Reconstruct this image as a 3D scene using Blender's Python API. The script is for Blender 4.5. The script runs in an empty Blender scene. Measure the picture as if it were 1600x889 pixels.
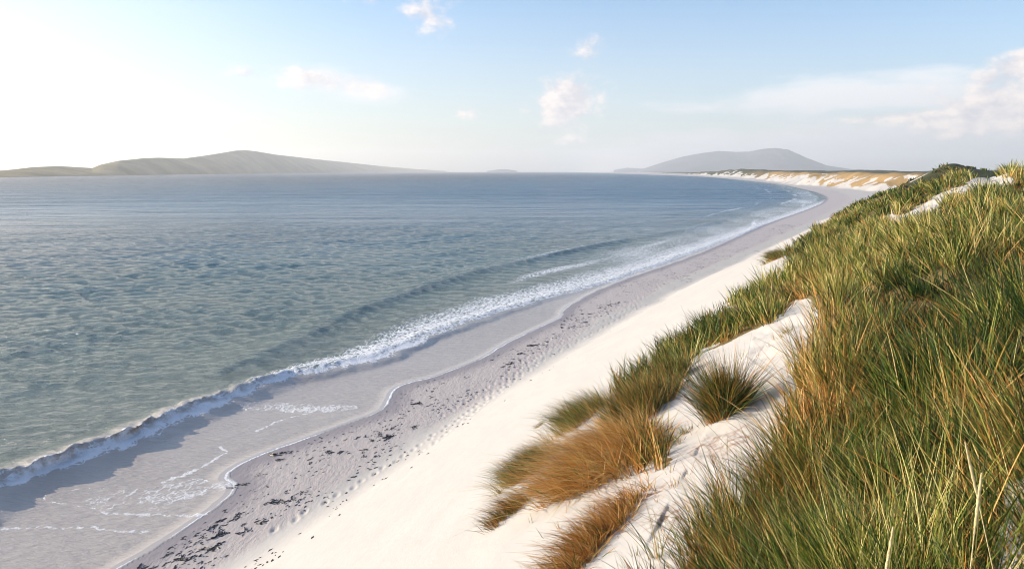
import bpy, math, time
import numpy as np
T0 = time.time()
rng = np.random.default_rng(11)
sc = bpy.context.scene
COL = sc.collection
R = math.radians

# ------------------------------------------------------------------ survey numbers
F = 1150.0                       # focal length in photo pixels (1600 wide)
H = 12.5                         # eye height above the sea
PITCH = math.atan((444.5 - 267.6) / F)
CP, SP = math.cos(PITCH), math.sin(PITCH)
SUN_AZ, SUN_EL = R(-80), R(15.5)
SUN = np.array([math.sin(SUN_AZ) * math.cos(SUN_EL), math.cos(SUN_AZ) * math.cos(SUN_EL), math.sin(SUN_EL)])

def ray(px, py):
    a = (px - 800) / F; b = (444.5 - py) / F
    return a, CP + b * SP, -SP + b * CP
def un(px, py, z=0.0):
    x, y, w = ray(px, py); t = (z - H) / w
    return (x * t, y * t)
def proj(x, y, z):
    dz = z - H
    f = y * CP - dz * SP
    u = y * SP + dz * CP
    f = np.maximum(f, 0.05)
    return 800 + F * x / f, 444.5 - F * u / f

# ------------------------------------------------------------------ noise
def _hash(ix, iy, seed):
    n = (ix.astype(np.int64) * 374761393 + iy.astype(np.int64) * 668265263 + seed * 974711) & 0xffffffff
    n = ((n ^ (n >> 13)) * 1274126177) & 0xffffffff
    n = (n ^ (n >> 16)) & 0xffffffff
    return n.astype(np.float64) / 4294967295.0
def vnoise(x, y, seed=0):
    ix = np.floor(x); iy = np.floor(y)
    fx = x - ix; fy = y - iy
    ux = fx * fx * fx * (fx * (fx * 6 - 15) + 10); uy = fy * fy * fy * (fy * (fy * 6 - 15) + 10)
    a = _hash(ix, iy, seed); b = _hash(ix + 1, iy, seed); c = _hash(ix, iy + 1, seed); d = _hash(ix + 1, iy + 1, seed)
    return (a * (1 - ux) + b * ux) * (1 - uy) + (c * (1 - ux) + d * ux) * uy * 1.0 - 0.5
def fbm(x, y, seed=0, octv=4, gain=0.5):
    s = 0; a = 1.0; t = 0
    c, s_ = math.cos(0.6), math.sin(0.6)
    for k in range(octv):
        s = s + a * vnoise(x, y, seed + k * 17); t += a
        x, y = (x * c - y * s_) * 2.03 + 7.1, (x * s_ + y * c) * 2.03 + 3.7
        a *= gain
    return s / t * 2.0           # about -1..1
def sstep(a, b, x):
    t = np.clip((x - a) / (b - a), 0, 1)
    return t * t * (3 - 2 * t)

TUS = 1.25
def tussock(x, y):
    """nearest tussock centre: distance, offset from it, random number of that tussock"""
    wx_ = x + .25 * vnoise(x / .9, y / .9, 501); wy_ = y + .25 * vnoise(x / .9, y / .9, 502)
    ix = np.floor(wx_ / TUS); iy = np.floor(wy_ / TUS)
    best = np.full(x.shape, 1e9); ox = np.zeros(x.shape); oy = np.zeros(x.shape); rid = np.zeros(x.shape)
    for a in (-1, 0, 1):
        for b in (-1, 0, 1):
            cx = (ix + a + .15 + .7 * _hash(ix + a, iy + b, 77)) * TUS; cy = (iy + b + .15 + .7 * _hash(ix + a, iy + b, 78)) * TUS
            d = np.hypot(wx_ - cx, wy_ - cy); m_ = d < best
            best = np.where(m_, d, best); ox = np.where(m_, wx_ - cx, ox); oy = np.where(m_, wy_ - cy, oy); rid = np.where(m_, _hash(ix + a, iy + b, 79), rid)
    return best, ox, oy, rid

# ------------------------------------------------------------------ polylines
def catmull(P, n=6):
    P = [np.array(p, float) for p in P]
    P = [2 * P[0] - P[1]] + P + [2 * P[-1] - P[-2]]
    out = []
    for i in range(1, len(P) - 2):
        p0, p1, p2, p3 = P[i - 1], P[i], P[i + 1], P[i + 2]
        for k in range(n):
            t = k / n
            out.append(0.5 * ((2 * p1) + (-p0 + p2) * t + (2 * p0 - 5 * p1 + 4 * p2 - p3) * t * t + (-p0 + 3 * p1 - 3 * p2 + p3) * t ** 3))
    out.append(P[-2])
    return np.array(out)
def sdist(x, y, L):
    """signed distance (positive = landward, right of the line's run) and position along it (segment index + fraction)"""
    best = np.full(x.shape, 1e18); sg = np.zeros(x.shape); par = np.zeros(x.shape)
    for i in range(len(L) - 1):
        ax, ay = L[i]; bx, by = L[i + 1]
        dx, dy = bx - ax, by - ay; l2 = dx * dx + dy * dy + 1e-12
        t = np.clip(((x - ax) * dx + (y - ay) * dy) / l2, 0 if i else -60, 1 if i < len(L) - 2 else 60)
        qx = x - ax - t * dx; qy = y - ay - t * dy
        d = qx * qx + qy * qy
        m = d < best
        best = np.where(m, d, best)
        sg = np.where(m, qx * dy - qy * dx, sg)
        par = np.where(m, i + t, par)
    return np.sqrt(best) * np.where(sg >= 0, 1, -1), par

swash_px = [(100, 940), (190, 889), (262, 850), (330, 803), (372, 762), (362, 738), (420, 708), (500, 680), (600, 642), (622, 606),
            (690, 586), (760, 560), (800, 535), (878, 497), (890, 480), (960, 445), (1100, 395), (1200, 350), (1262, 328), (1288, 315),
            (1285, 305), (1250, 295), (1190, 285), (1100, 276.5), (1035, 274)]
SWASH = catmull([un(*q) for q in swash_px], 4)
mean_px = [(150, 889), (330, 790), (480, 690), (640, 615), (800, 530), (960, 440), (1100, 390), (1200, 348), (1288, 313), (1285, 304), (1250, 295), (1190, 285), (1100, 276.5), (1035, 274)]
MEAN = catmull([un(*q) for q in mean_px], 4)
WRACK = catmull([un(*q) for q in [(330, 889), (600, 722), (800, 585), (1000, 468), (1200, 380), (1300, 332), (1330, 312), (1300, 299), (1240, 291), (1190, 284), (1100, 276)]], 3)
FOOT = catmull([un(*q, 1.3) for q in [(375, 889), (630, 720), (835, 582), (1020, 474), (1160, 406), (1280, 350), (1342, 322), (1392, 306), (1365, 300), (1300, 293), (1240, 287), (1190, 281), (1150, 277.5), (1105, 275)]], 3)
BORE = catmull([un(*q, .2) for q in [(-120, 800), (0, 745), (100, 705), (200, 668), (300, 630), (400, 592), (500, 568), (600, 545), (700, 507), (800, 475), (900, 450), (1000, 420), (1100, 385)]], 3)
SWELL = catmull([un(*q, .2) for q in [(300, 590), (430, 545), (520, 500), (600, 468), (700, 437), (790, 412), (870, 395), (950, 380), (1030, 365), (1110, 350), (1200, 322)]], 3)

# top of the dunes: thin plate surface through surveyed points, in (bearing, log distance)
top = [(0, 0.6, 10.9), (1.2, 0.6, 11.0), (-0.9, 0.6, 10.5), (0.3, 2.2, 10.45), (3, 1.5, 11.1), (1.6, 2.4, 10.6)]
for q in [(1000, 889, 9.9), (1300, 889, 10.5), (1590, 889, 10.75), (1000, 760, 9.75), (1100, 740, 9.5), (1140, 645, 9.32), (1200, 570, 9.32), (1180, 700, 9.5),
          (1250, 500, 9.45), (1030, 610, 10.0), (1070, 568, 10.0), (1130, 518, 9.75), (1200, 445, 9.1), (1250, 396, 8.9), (1300, 352, 9.0), (1350, 318, 9.0),
          (1405, 303, 8.9), (1250, 620, 10.15), (1350, 600, 10.6), (1500, 600, 10.9), (1600, 560, 11.1), (1330, 500, 10.55), (1400, 450, 10.9),
          (1500, 432, 11.15), (1600, 440, 11.25), (1300, 440, 10.2), (1400, 408, 10.5), (1500, 385, 11.1), (1600, 380, 11.2), (1400, 368, 10.9), (1300, 398, 10.1),
          (1450, 335, 11.15), (1350, 347, 10.0), (1420, 312, 10.3), (1460, 302, 10.1)]:
    top.append((*un(*q), 0) if False else (*un(q[0], q[1], q[2]), q[2]))
top += [(24, 38, 12.05), (31, 42, 12.3), (40, 42, 12.5), (20, 40, 11.3), (17, 26, 11.6), (27, 24, 12.2), (45, 90, 9.7), (60, 90, 11.3), (70, 150, 11), (100, 190, 11.5), (60, 140, 9.6)]
top = np.array(top)
def lp(x, y):
    r = np.sqrt(x * x + y * y) + 0.4
    return np.arctan2(x, y) * 1.6, np.log(r)
tu, tv = lp(top[:, 0], top[:, 1])
def _k(d2): return 0.5 * d2 * np.log(d2 + 1e-9)
n = len(top)
A = np.zeros((n + 3, n + 3))
A[:n, :n] = _k((tu[:, None] - tu) ** 2 + (tv[:, None] - tv) ** 2) + np.eye(n) * 0.004
A[:n, n] = 1; A[:n, n + 1] = tu; A[:n, n + 2] = tv; A[n:, :n] = A[:n, n:].T
sol = np.linalg.solve(A, np.concatenate([top[:, 2], [0, 0, 0]]))
def tps(x, y):
    u, v = lp(x, y)
    s = sol[n] + sol[n + 1] * u + sol[n + 2] * v
    for i in range(n):
        s = s + sol[i] * _k((u - tu[i]) ** 2 + (v - tv[i]) ** 2)
    return s
def gauss(x, y, cx, cy, sx, sy, rot=0):
    c, s = math.cos(rot), math.sin(rot)
    dx, dy = x - cx, y - cy
    u = dx * c + dy * s; v = -dx * s + dy * c
    return np.exp(-(u / sx) ** 2 - (v / sy) ** 2)
def smin(a, b, k):
    h = np.clip(0.5 + 0.5 * (b - a) / k, 0, 1)
    return b + (a - b) * h - k * h * (1 - h)

def fields(x, y):
    """ground height and what lies on it, at world points"""
    r = np.sqrt(x * x + y * y)
    dm, _ = sdist(x, y, MEAN); df, fp = sdist(x, y, FOOT); dw, _ = sdist(x, y, WRACK)
    beach = 0.02 + 0.055 * dm
    beach = np.where(dm < 0, 0.02 + 0.045 * dm, beach)
    beach = np.minimum(beach, 1.6) ; beach = np.maximum(beach, -3)
    lump = fbm(x / 30, y / 30, 5, 4)
    far = sstep(130, 260, r)
    face_tan = 0.57 - 0.12 * far
    wob = fbm(x / 9, y / 9, 21, 3) * 0.5 * sstep(20, 60, r) + far * (fbm(x / 26, y / 26, 3, 4) * 9)
    face = 1.0 + face_tan * (df + wob)
    tp = np.clip(tps(x, y), 6, 14)
    ftop = 11.3 + 1.6 * fbm(x / 55, y / 55, 9, 4) - sstep(14, 90, df) * 3.2 + 1.4 * sstep(30, 5, df) + 0.8*fbm(x/12,y/12,71,3)
    ftop = ftop + 7.5 * sstep(900, 1500, r) * sstep(2300, 1500, r) * (0.5 + 0.9 * fbm(x / 160, y / 160, 33, 3)) - 4*sstep(1800,2600,r)
    ftop = ftop 
    t = tp * (1 - far) + ftop * far
    # little hummocks and hollows of the near dunes
    near = 1 - sstep(60, 140, r)
    t = t + near * (fbm(x / 3.2, y / 3.2, 41, 3) * 0.26 + fbm(x / 1.3, y / 1.3, 43, 3) * 0.11 * sstep(1.0, 3.0, r)) + (1 - near) * (1 - far) * fbm(x / 8, y / 8, 44, 4) * 0.7
    t = t - 1.5 * gauss(x, y, 8.2, 12.6, 2.0, 3.4, R(-20)) - 1.8 * gauss(x, y, 16.5, 22.5, 3.6, 5.0, R(-20)) + .45 * gauss(x, y, 4.9, 13.6, 1.6, 3.6, R(-20)) + .5 * gauss(x, y, 11.0, 23.0, 2.4, 5, R(-20))
    t = t + .34 * gauss(x, y, .95, 6.7, .42, 1.5, R(-24))
    t = t - .5 * gauss(x, y, 4.2, 6.0, 1.0, 1.8, R(-20)) + 3.3 * gauss(x, y, 82, 150, 8.5, 12, -.2) + .6 * gauss(x, y, 91, 152, 8, 12)
    inn = (t > 9.0) & (r < 75) & (face > 8.3)
    if inn.any():
        bd, _, _, rid = tussock(x[inn], y[inn])
        tt_ = np.zeros_like(t); tt_[inn] = (np.clip(1 - (bd / .75) ** 2, 0, 1) - .35) * (.10 + .22 * rid) * sstep(2.0, 4.5, r[inn]) * sstep(3.0, 6.5, 1.2 * x[inn] + .4 * r[inn] - .2)
        t = t + tt_
    dune = smin(face, t, 0.9)
    k = 0.55
    h = -smin(-beach, -dune, k)
    return h, dict(dm=dm, df=df, dw=dw, far=far, r=r, face=face, top=t)

def height(x, y):
    return fields(np.atleast_1d(np.asarray(x, float)), np.atleast_1d(np.asarray(y, float)))[0]
def place(px, py, tmin=1.2, tmax=900, lift=0.0):
    """where the sight line through a photo pixel meets the ground"""
    dx, dy, dz = ray(px, py)
    t = np.exp(np.linspace(math.log(tmin), math.log(tmax), 900))
    hh = height(dx * t, dy * t) + lift
    f = H + dz * t - hh
    i = np.argmax(f < 0)
    if f[i] >= 0: i = len(t) - 1
    a = f[i - 1] / (f[i - 1] - f[i] + 1e-9) if i else 0
    tt = t[i - 1] + (t[i] - t[i - 1]) * a if i else t[0]
    return np.array([dx * tt, dy * tt, H + dz * tt - lift])

def inpoly(px, py, poly):
    c = np.zeros(px.shape, bool)
    m = len(poly)
    for i in range(m):
        x0, y0 = poly[i]; x1, y1 = poly[(i + 1) % m]
        if y0 == y1: continue
        t = ((y0 > py) != (y1 > py)) & (px < (x1 - x0) * (py - y0) / (y1 - y0) + x0)
        c ^= t
    return c

# ------------------------------------------------------------------ node helpers
def mat(name):
    m = bpy.data.materials.new(name); m.use_nodes = True
    nt = m.node_tree; nt.nodes.clear()
    out = nt.nodes.new('ShaderNodeOutputMaterial'); b = nt.nodes.new('ShaderNodeBsdfPrincipled')
    nt.links.new(b.outputs[0], out.inputs[0])
    return m, nt, b, out
class G:
    def __init__(s, nt): s.nt = nt
    def put(s, sock, v):
        if isinstance(v, bpy.types.NodeSocket): s.nt.links.new(v, sock)
        elif v is not None: sock.default_value = v
    def m(s, op, a, b=None, c=None, clamp=False):
        nd = s.nt.nodes.new('ShaderNodeMath'); nd.operation = op; nd.use_clamp = clamp
        for i, v in enumerate((a, b, c)): s.put(nd.inputs[i], v)
        return nd.outputs[0]
    def v(s, op, a, b=None):
        nd = s.nt.nodes.new('ShaderNodeVectorMath'); nd.operation = op
        s.put(nd.inputs[0], a)
        if b is not None: s.put(nd.inputs[3] if op == 'SCALE' else nd.inputs[1], b)
        return nd.outputs['Value'] if op in ('DOT_PRODUCT', 'LENGTH') else nd.outputs[0]
    def attr(s, name, out='Fac'):
        nd = s.nt.nodes.new('ShaderNodeAttribute'); nd.attribute_name = name
        return nd.outputs[out]
    def mix(s, f, a, b, mode='MIX'):
        nd = s.nt.nodes.new('ShaderNodeMix'); nd.data_type = 'RGBA'; nd.blend_type = mode
        s.put(nd.inputs[0], f)
        for i, v in ((6, a), (7, b)):
            if isinstance(v, tuple) and len(v) == 3: v = (*v, 1)
            s.put(nd.inputs[i], v)
        return nd.outputs[2]
    def noise(s, vec, scale, detail=4, rough=0.5, dist=0.0, dim='3D'):
        nd = s.nt.nodes.new('ShaderNodeTexNoise'); nd.noise_dimensions = dim
        s.put(nd.inputs['Vector'], vec); s.put(nd.inputs['Scale'], scale)
        nd.inputs['Detail'].default_value = detail; nd.inputs['Roughness'].default_value = rough; nd.inputs['Distortion'].default_value = dist
        return nd.outputs['Fac']
    def rng(s, v, a, b, c=0.0, d=1.0, smooth=False):
        nd = s.nt.nodes.new('ShaderNodeMapRange'); nd.interpolation_type = 'SMOOTHSTEP' if smooth else 'LINEAR'
        s.put(nd.inputs[0], v)
        for i, q in enumerate((a, b, c, d)): s.put(nd.inputs[i + 1], q)
        return nd.outputs[0]
    def ramp(s, v, stops):
        nd = s.nt.nodes.new('ShaderNodeValToRGB'); e = nd.color_ramp.elements
        while len(e) < len(stops): e.new(0.5)
        for q, (p, c) in zip(e, stops): q.position = p; q.color = (*c, 1) if len(c) == 3 else c
        s.put(nd.inputs[0], v); return nd.outputs[0]
    def bump(s, h, strength, dist, normal=None):
        nd = s.nt.nodes.new('ShaderNodeBump'); s.put(nd.inputs['Height'], h); s.put(nd.inputs['Strength'], strength); s.put(nd.inputs['Distance'], dist)
        if normal: s.nt.links.new(normal, nd.inputs['Normal'])
        return nd.outputs[0]
    def pos(s): return s.nt.nodes.new('ShaderNodeNewGeometry').outputs['Position']
    def mapv(s, vec, scale=(1, 1, 1), rotz=0):
        nd = s.nt.nodes.new('ShaderNodeMapping'); s.put(nd.inputs[0], vec); nd.inputs['Scale'].default_value = scale; nd.inputs['Rotation'].default_value = (0, 0, rotz)
        return nd.outputs[0]

def mesh_np(name, co, faces, m, attrs=None, smooth=True):
    """faces: (n,4) or (n,3) int array"""
    me = bpy.data.meshes.new(name)
    k = faces.shape[1]
    me.vertices.add(len(co)); me.vertices.foreach_set('co', np.ascontiguousarray(co, np.float32).ravel())
    me.loops.add(faces.size); me.loops.foreach_set('vertex_index', np.ascontiguousarray(faces, np.int32).ravel())
    me.polygons.add(len(faces)); me.polygons.foreach_set('loop_start', np.arange(0, faces.size, k, dtype=np.int32))
    if smooth: me.polygons.foreach_set('use_smooth', np.ones(len(faces), bool))
    me.update(calc_edges=True)
    for a, vals in (attrs or {}).items():
        if vals.ndim == 2:
            at = me.attributes.new(a, 'FLOAT_VECTOR', 'POINT'); at.data.foreach_set('vector', np.ascontiguousarray(vals, np.float32).ravel())
        else:
            at = me.attributes.new(a, 'FLOAT', 'POINT'); at.data.foreach_set('value', np.ascontiguousarray(vals, np.float32))
    me.materials.append(m)
    o = bpy.data.objects.new(name, me); COL.objects.link(o)
    return o
def tag(o, label=None, cat=None, group=None, kind=None):
    if label: o['label'] = label
    if cat: o['category'] = cat
    if group: o['group'] = group
    if kind: o['kind'] = kind
    return o

# ------------------------------------------------------------------ materials
def make_sand():
    m, nt, b, out = mat('shell_sand'); g = G(nt); P = g.pos()
    wet = g.attr('wet'); veg = g.attr('veg'); dry = g.attr('dead'); smudge = g.attr('smudge')
    # damp strand is streaked along the shore
    st = g.noise(g.mapv(P, (1, .28, 1), R(-24)), 1.3, 5, .6)
    wetn = g.rng(g.m('ADD', wet, g.m('MULTIPLY', g.m('SUBTRACT', st, .5), .55)), .1, .9, smooth=True)
    wetn = g.m('MULTIPLY', wetn, g.rng(wet, .02, .12), clamp=True)
    n1 = g.noise(g.mapv(P, (1, .3, 1), R(-24)), .9, 7, .66); n2 = g.noise(P, 60, 3, .7)
    dryc = g.mix(n1, (.435, .41, .385), (.52, .495, .47))
    dampc = g.mix(g.rng(g.attr('soak'), 0, 1), g.mix(st, (.44, .385, .36), (.52, .46, .43)), (.31, .27, .275))
    c = g.mix(wetn, dryc, dampc)
    c = g.mix(g.m('MULTIPLY', g.rng(n2, .35, .7), .10), c, (.30, .25, .22))
    # soil and dead leaf litter under the grass, planted slopes far away
    vn = g.m('ADD', g.m('MULTIPLY', g.noise(P, .9, 6, .7), .5), g.m('MULTIPLY', g.noise(g.mapv(P, (1, .4, 1), R(30)), 26, 5, .75), .5)); vb = g.noise(P, .05, 6, .65)
    green = g.ramp(g.m('ADD', g.m('MULTIPLY', vn, .5), g.m('MULTIPLY', vb, .5)), [(.32, (.018, .024, .008)), (.5, (.045, .052, .016)), (.68, (.11, .085, .032))])
    rust = g.mix(vn, (.20, .13, .05), (.50, .32, .14))
    vc = g.mix(dry, green, rust)
    far = g.attr('far')
    vegm = g.rng(g.m('ADD', veg, g.m('MULTIPLY', g.m('SUBTRACT', g.noise(P, g.m('ADD', g.m('MULTIPLY', far, -2.4), 3.0), 8, .78), .5), 1.1)), .40, .62)
    vegm = g.m('MULTIPLY', vegm, g.rng(veg, .0, .08), clamp=True)
    c = g.mix(vegm, c, vc)
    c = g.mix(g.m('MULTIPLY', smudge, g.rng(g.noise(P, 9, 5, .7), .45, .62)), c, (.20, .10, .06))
    nt.links.new(c, b.inputs['Base Color'])
    nt.links.new(g.rng(wetn, 0, 1, .95, .55), b.inputs['Roughness'])
    b.inputs['Specular IOR Level'].default_value = .25
    # relief: fine grain, ripples, trampled strand
    tr = g.noise(g.mapv(P, (1.0, .5, 1), R(-24)), 4.6, 6, .68, .1)
    fine = g.noise(P, 38, 3, .6)
    soft = g.noise(P, 2.6, 4, .55)
    hh = g.m('ADD', g.m('MULTIPLY', tr, g.rng(g.attr('tramp'), 0, 1, .10, 1.0)), g.m('ADD', g.m('MULTIPLY', fine, .05), g.m('ADD', g.m('MULTIPLY', soft, .3), g.m('MULTIPLY', n1, .5))))
    nt.links.new(g.bump(hh, .55, .10), b.inputs['Normal'])
    return m
def make_sea():
    m, nt, b, out = mat('sea_water'); g = G(nt); P = g.pos()
    dep = g.attr('depth'); foam = g.attr('foam'); far = g.attr('far'); lace = g.attr('lace')
    big = g.noise(g.mapv(P, (.4, 1, 1), R(20)), .02, 4, .6)
    col = g.ramp(g.m('ADD', dep, g.m('MULTIPLY', g.m('SUBTRACT', big, .5), .10)),
                 [(0.0, (.45, .40, .365)), (.10, (.43, .38, .345)), (.17, (.18, .20, .175)), (.30, (.15, .19, .168)), (.5, (.026, .088, .105)), (.72, (.004, .032, .068)), (1.0, (.002, .015, .052))])
    col = g.mix(g.attr('bay'), col, (.003, .095, .185))
    # broken lace of foam and whole foam
    warp = g.noise(P, 1.2, 3, .6)
    vor = nt.nodes.new('ShaderNodeTexVoronoi'); vor.feature = 'DISTANCE_TO_EDGE'
    wv = g.v('ADD', g.mapv(P, (1, .6, 1), R(-24)), g.v('SCALE', g.nt.nodes.new('ShaderNodeNewGeometry').outputs['Position'], 0.0))
    nv = nt.nodes.new('ShaderNodeTexNoise'); nt.links.new(P, nv.inputs['Vector']); nv.inputs['Scale'].default_value = 2.5; nv.inputs['Detail'].default_value = 4
    wv = g.v('ADD', wv, g.v('SCALE', nv.outputs['Color'], .8))
    nt.links.new(wv, vor.inputs['Vector']); vor.inputs['Scale'].default_value = 2.6
    cell = g.rng(vor.outputs['Distance'], 0.0, .16, 1, 0)
    fn = g.noise(g.mapv(P, (1, .55, 1), R(-24)), 3.4, 6, .72)
    tex = g.m('ADD', g.m('MULTIPLY', cell, .30), g.m('MULTIPLY', fn, .85))
    f1 = g.rng(g.m('ADD', tex, foam), 1.06, 1.24, smooth=True)
    rdg = g.m('SUBTRACT', 1.0, g.m('ABSOLUTE', g.m('SUBTRACT', g.m('MULTIPLY', g.noise(g.mapv(P, (1, .5, 1), R(-50)), 2.1, 6, .68, .5), 2.0), 1.0)))
    tex2 = g.m('ADD', g.m('MULTIPLY', cell, .16), g.m('MULTIPLY', rdg, .72))
    f2 = g.m('MULTIPLY', g.rng(g.m('ADD', tex2, lace), 1.02, 1.22, smooth=True), .75)
    ed = g.m('ADD', g.attr('edge'), g.m('MULTIPLY', g.m('SUBTRACT', g.noise(P, 6, 4, .7), .5), .12))
    ed = g.m('DIVIDE', g.m('SUBTRACT', ed, .17), .045)
    f3 = g.rng(g.m('MULTIPLY', g.m('EXPONENT', g.m('MULTIPLY', g.m('MULTIPLY', ed, ed), -1.0)), g.attr('eamp')), .12, .40)
    fm = g.m('MAXIMUM', g.m('MAXIMUM', f1, f2), f3, clamp=True)
    b.inputs['IOR'].default_value = 1.33; b.inputs['Specular IOR Level'].default_value = .33
    nt.links.new(col, b.inputs['Base Color'])
    nt.links.new(g.rng(far, 0, 1, .07, .24), b.inputs['Roughness'])
    # ripples
    calm = g.rng(dep, .04, .24)
    gust = g.rng(g.noise(g.mapv(P, (.25, 1, 1), R(14)), .045, 4, .6), .35, .65, .55, 1.25)
    n0 = g.noise(g.mapv(P, (.42, 1.25, 1), R(12)), 5.0, 4, .62, .2)
    n1 = g.noise(g.mapv(P, (.40, 1.2, 1), R(-8)), 1.9, 5, .6, .25)
    n2 = g.noise(g.mapv(P, (.38, 1.2, 1), R(9)), .42, 4, .6, .2)
    n3 = g.noise(g.mapv(P, (.36, 1.2, 1), R(-4)), .11, 4, .6, .2)
    n4 = g.noise(g.mapv(P, (.36, 1.2, 1), R(4)), .03, 4, .6, .2)
    l1 = g.attr('lod1'); l2 = g.attr('lod2'); l3 = g.attr('lod3')
    hh = g.m('MULTIPLY', n0, g.m('MULTIPLY', .19, g.m('ADD', calm, .05)))
    hh = g.m('ADD', hh, g.m('MULTIPLY', g.m('MULTIPLY', n1, .26), calm))
    hh = g.m('ADD', hh, g.m('MULTIPLY', g.m('MULTIPLY', n2, 1.25), l1))
    hh = g.m('ADD', hh, g.m('MULTIPLY', g.m('MULTIPLY', n3, 8.5), l2))
    hh = g.m('ADD', hh, g.m('MULTIPLY', g.m('MULTIPLY', n4, 34.0), l3))
    hh = g.m('MULTIPLY', hh, gust)
    nrm = g.bump(hh, 1.0, 1.0)
    nt.links.new(nrm, b.inputs['Normal'])
    fb = nt.nodes.new('ShaderNodeBsdfPrincipled'); nt.links.new(g.mix(g.m('MULTIPLY', g.attr('mud'), g.rng(g.noise(P, 1.9, 5, .7), .40, .60)), (.80, .81, .84), (.34, .30, .26)), fb.inputs['Base Color']); fb.inputs['Roughness'].default_value = .85
    fb.inputs['Specular IOR Level'].default_value = .3
    fh = g.noise(P, 11, 5, .7)
    nt.links.new(g.bump(g.m('ADD', fh, g.m('MULTIPLY', tex, 1.2)), .9, .07), fb.inputs['Normal'])
    ms = nt.nodes.new('ShaderNodeMixShader'); nt.links.new(fm, ms.inputs[0]); nt.links.new(b.outputs[0], ms.inputs[1]); nt.links.new(fb.outputs[0], ms.inputs[2])
    nt.links.new(ms.outputs[0], out.inputs[0])
    return m
def make_grass(name):
    m, nt, b, out = mat(name); g = G(nt)
    t = g.attr('t'); dead = g.attr('dead'); hue = g.attr('hue')
    green = g.ramp(hue, [(0, (.008, .022, .006)), (.36, (.032, .074, .012)), (.66, (.15, .195, .028)), (.85, (.36, .34, .07)), (1, (.58, .50, .20))])
    straw = g.ramp(hue, [(0, (.24, .095, .022)), (.45, (.64, .29, .065)), (1, (.72, .52, .23))])
    # leaves are straw coloured at the foot and at the very tip
    f = g.m('ADD', dead, g.m('ADD', g.rng(t, .0, .32, .42, 0), g.rng(t, .82, 1, 0, .30)))
    c = g.mix(g.rng(f, .42, .62), green, straw)
    nt.links.new(c, b.inputs['Base Color']); b.inputs['Roughness'].default_value = .5; b.inputs['Specular IOR Level'].default_value = .28
    tr = nt.nodes.new('ShaderNodeBsdfTranslucent'); nt.links.new(g.mix(1.0, c, (1.0, 1.0, .62), 'MULTIPLY'), tr.inputs[0])
    ms = nt.nodes.new('ShaderNodeMixShader'); ms.inputs[0].default_value = .12
    nt.links.new(b.outputs[0], ms.inputs[1]); nt.links.new(tr.outputs[0], ms.inputs[2]); nt.links.new(ms.outputs[0], out.inputs[0])
    return m
def simple(name, c1, c2, scale, rough=.8):
    m, nt, b, out = mat(name); g = G(nt)
    tc = nt.nodes.new('ShaderNodeTexCoord').outputs['Object']
    nt.links.new(g.mix(g.rng(g.noise(tc, scale, 5, .65), .35, .65), c1, c2), b.inputs['Base Color'])
    b.inputs['Roughness'].default_value = rough
    nt.links.new(g.bump(g.noise(tc, scale * 2, 4, .6), .5, .02), b.inputs['Normal'])
    return m
M_SAND = make_sand(); M_SEA = make_sea(); M_GRASS = make_grass('marram_leaf')
M_WEED = simple('seaweed', (.012, .009, .006), (.055, .034, .018), 14, .35)
M_SEED = simple('seed_spike', (.46, .36, .17), (.62, .52, .28), 60, .8)
M_ROOT = simple('dead_root', (.16, .07, .035), (.34, .17, .09), 30, .85)

# ------------------------------------------------------------------ planting plan (root areas surveyed on the photograph)
SAND_HOLES = [
    [(905, 900), (960, 815), (1010, 760), (1050, 715), (1015, 690), (1010, 640), (1055, 622), (1062, 585), (1090, 548), (1150, 528), (1205, 505), (1245, 468), (1272, 470),
     (1285, 500), (1275, 540), (1255, 565), (1240, 610), (1228, 660), (1210, 720), (1180, 780), (1130, 830), (1060, 900)],
    [(1408, 350), (1418, 332), (1470, 305), (1500, 292), (1535, 268), (1575, 272), (1600, 290), (1560, 294), (1500, 308), (1455, 334), (1425, 352)],
    [(1375, 338), (1395, 330), (1416, 333), (1410, 356), (1395, 360), (1385, 348)],
    [(1570, 760), (1620, 740), (1620, 900), (1560, 900)],
    [(1225, 408), (1208, 424), (1216, 436), (1232, 425), (1248, 396)],
]
GRASS_EDGE = [(1000, 960), (1000, 889), (1000, 850), (1000, 800), (1000, 760), (990, 700), (1000, 668), (1050, 630), (985, 640), (940, 680), (905, 655), (900, 650),
              (940, 622), (985, 590), (1040, 545), (1090, 508), (1140, 478), (1195, 440), (1218, 428), (1232, 398), (1262, 372), (1300, 345), (1340, 318), (1362, 300),
              (1400, 285), (1440, 240), (1700, 200), (1900, 500), (1900, 1200), (800, 1200)]
def planting(x, y, h, f):
    px, py = proj(x, y, h)
    wx = fbm(x * 1.3, y * 1.3, 77, 3) * 9; wy = fbm(x * 1.3, y * 1.3, 78, 3) * 7
    ppx = px + wx; ppy = py + wy
    veg = inpoly(ppx, ppy, GRASS_EDGE)
    for hl in SAND_HOLES: veg &= ~inpoly(ppx, ppy, hl)
    nearcam = (np.hypot(x, y) < 3.0) & (f['face'] > 10.2)
    veg = np.where(y < 1.2, x > -0.2, veg)
    veg &= (h > 3)
    return veg, px, py

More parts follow.
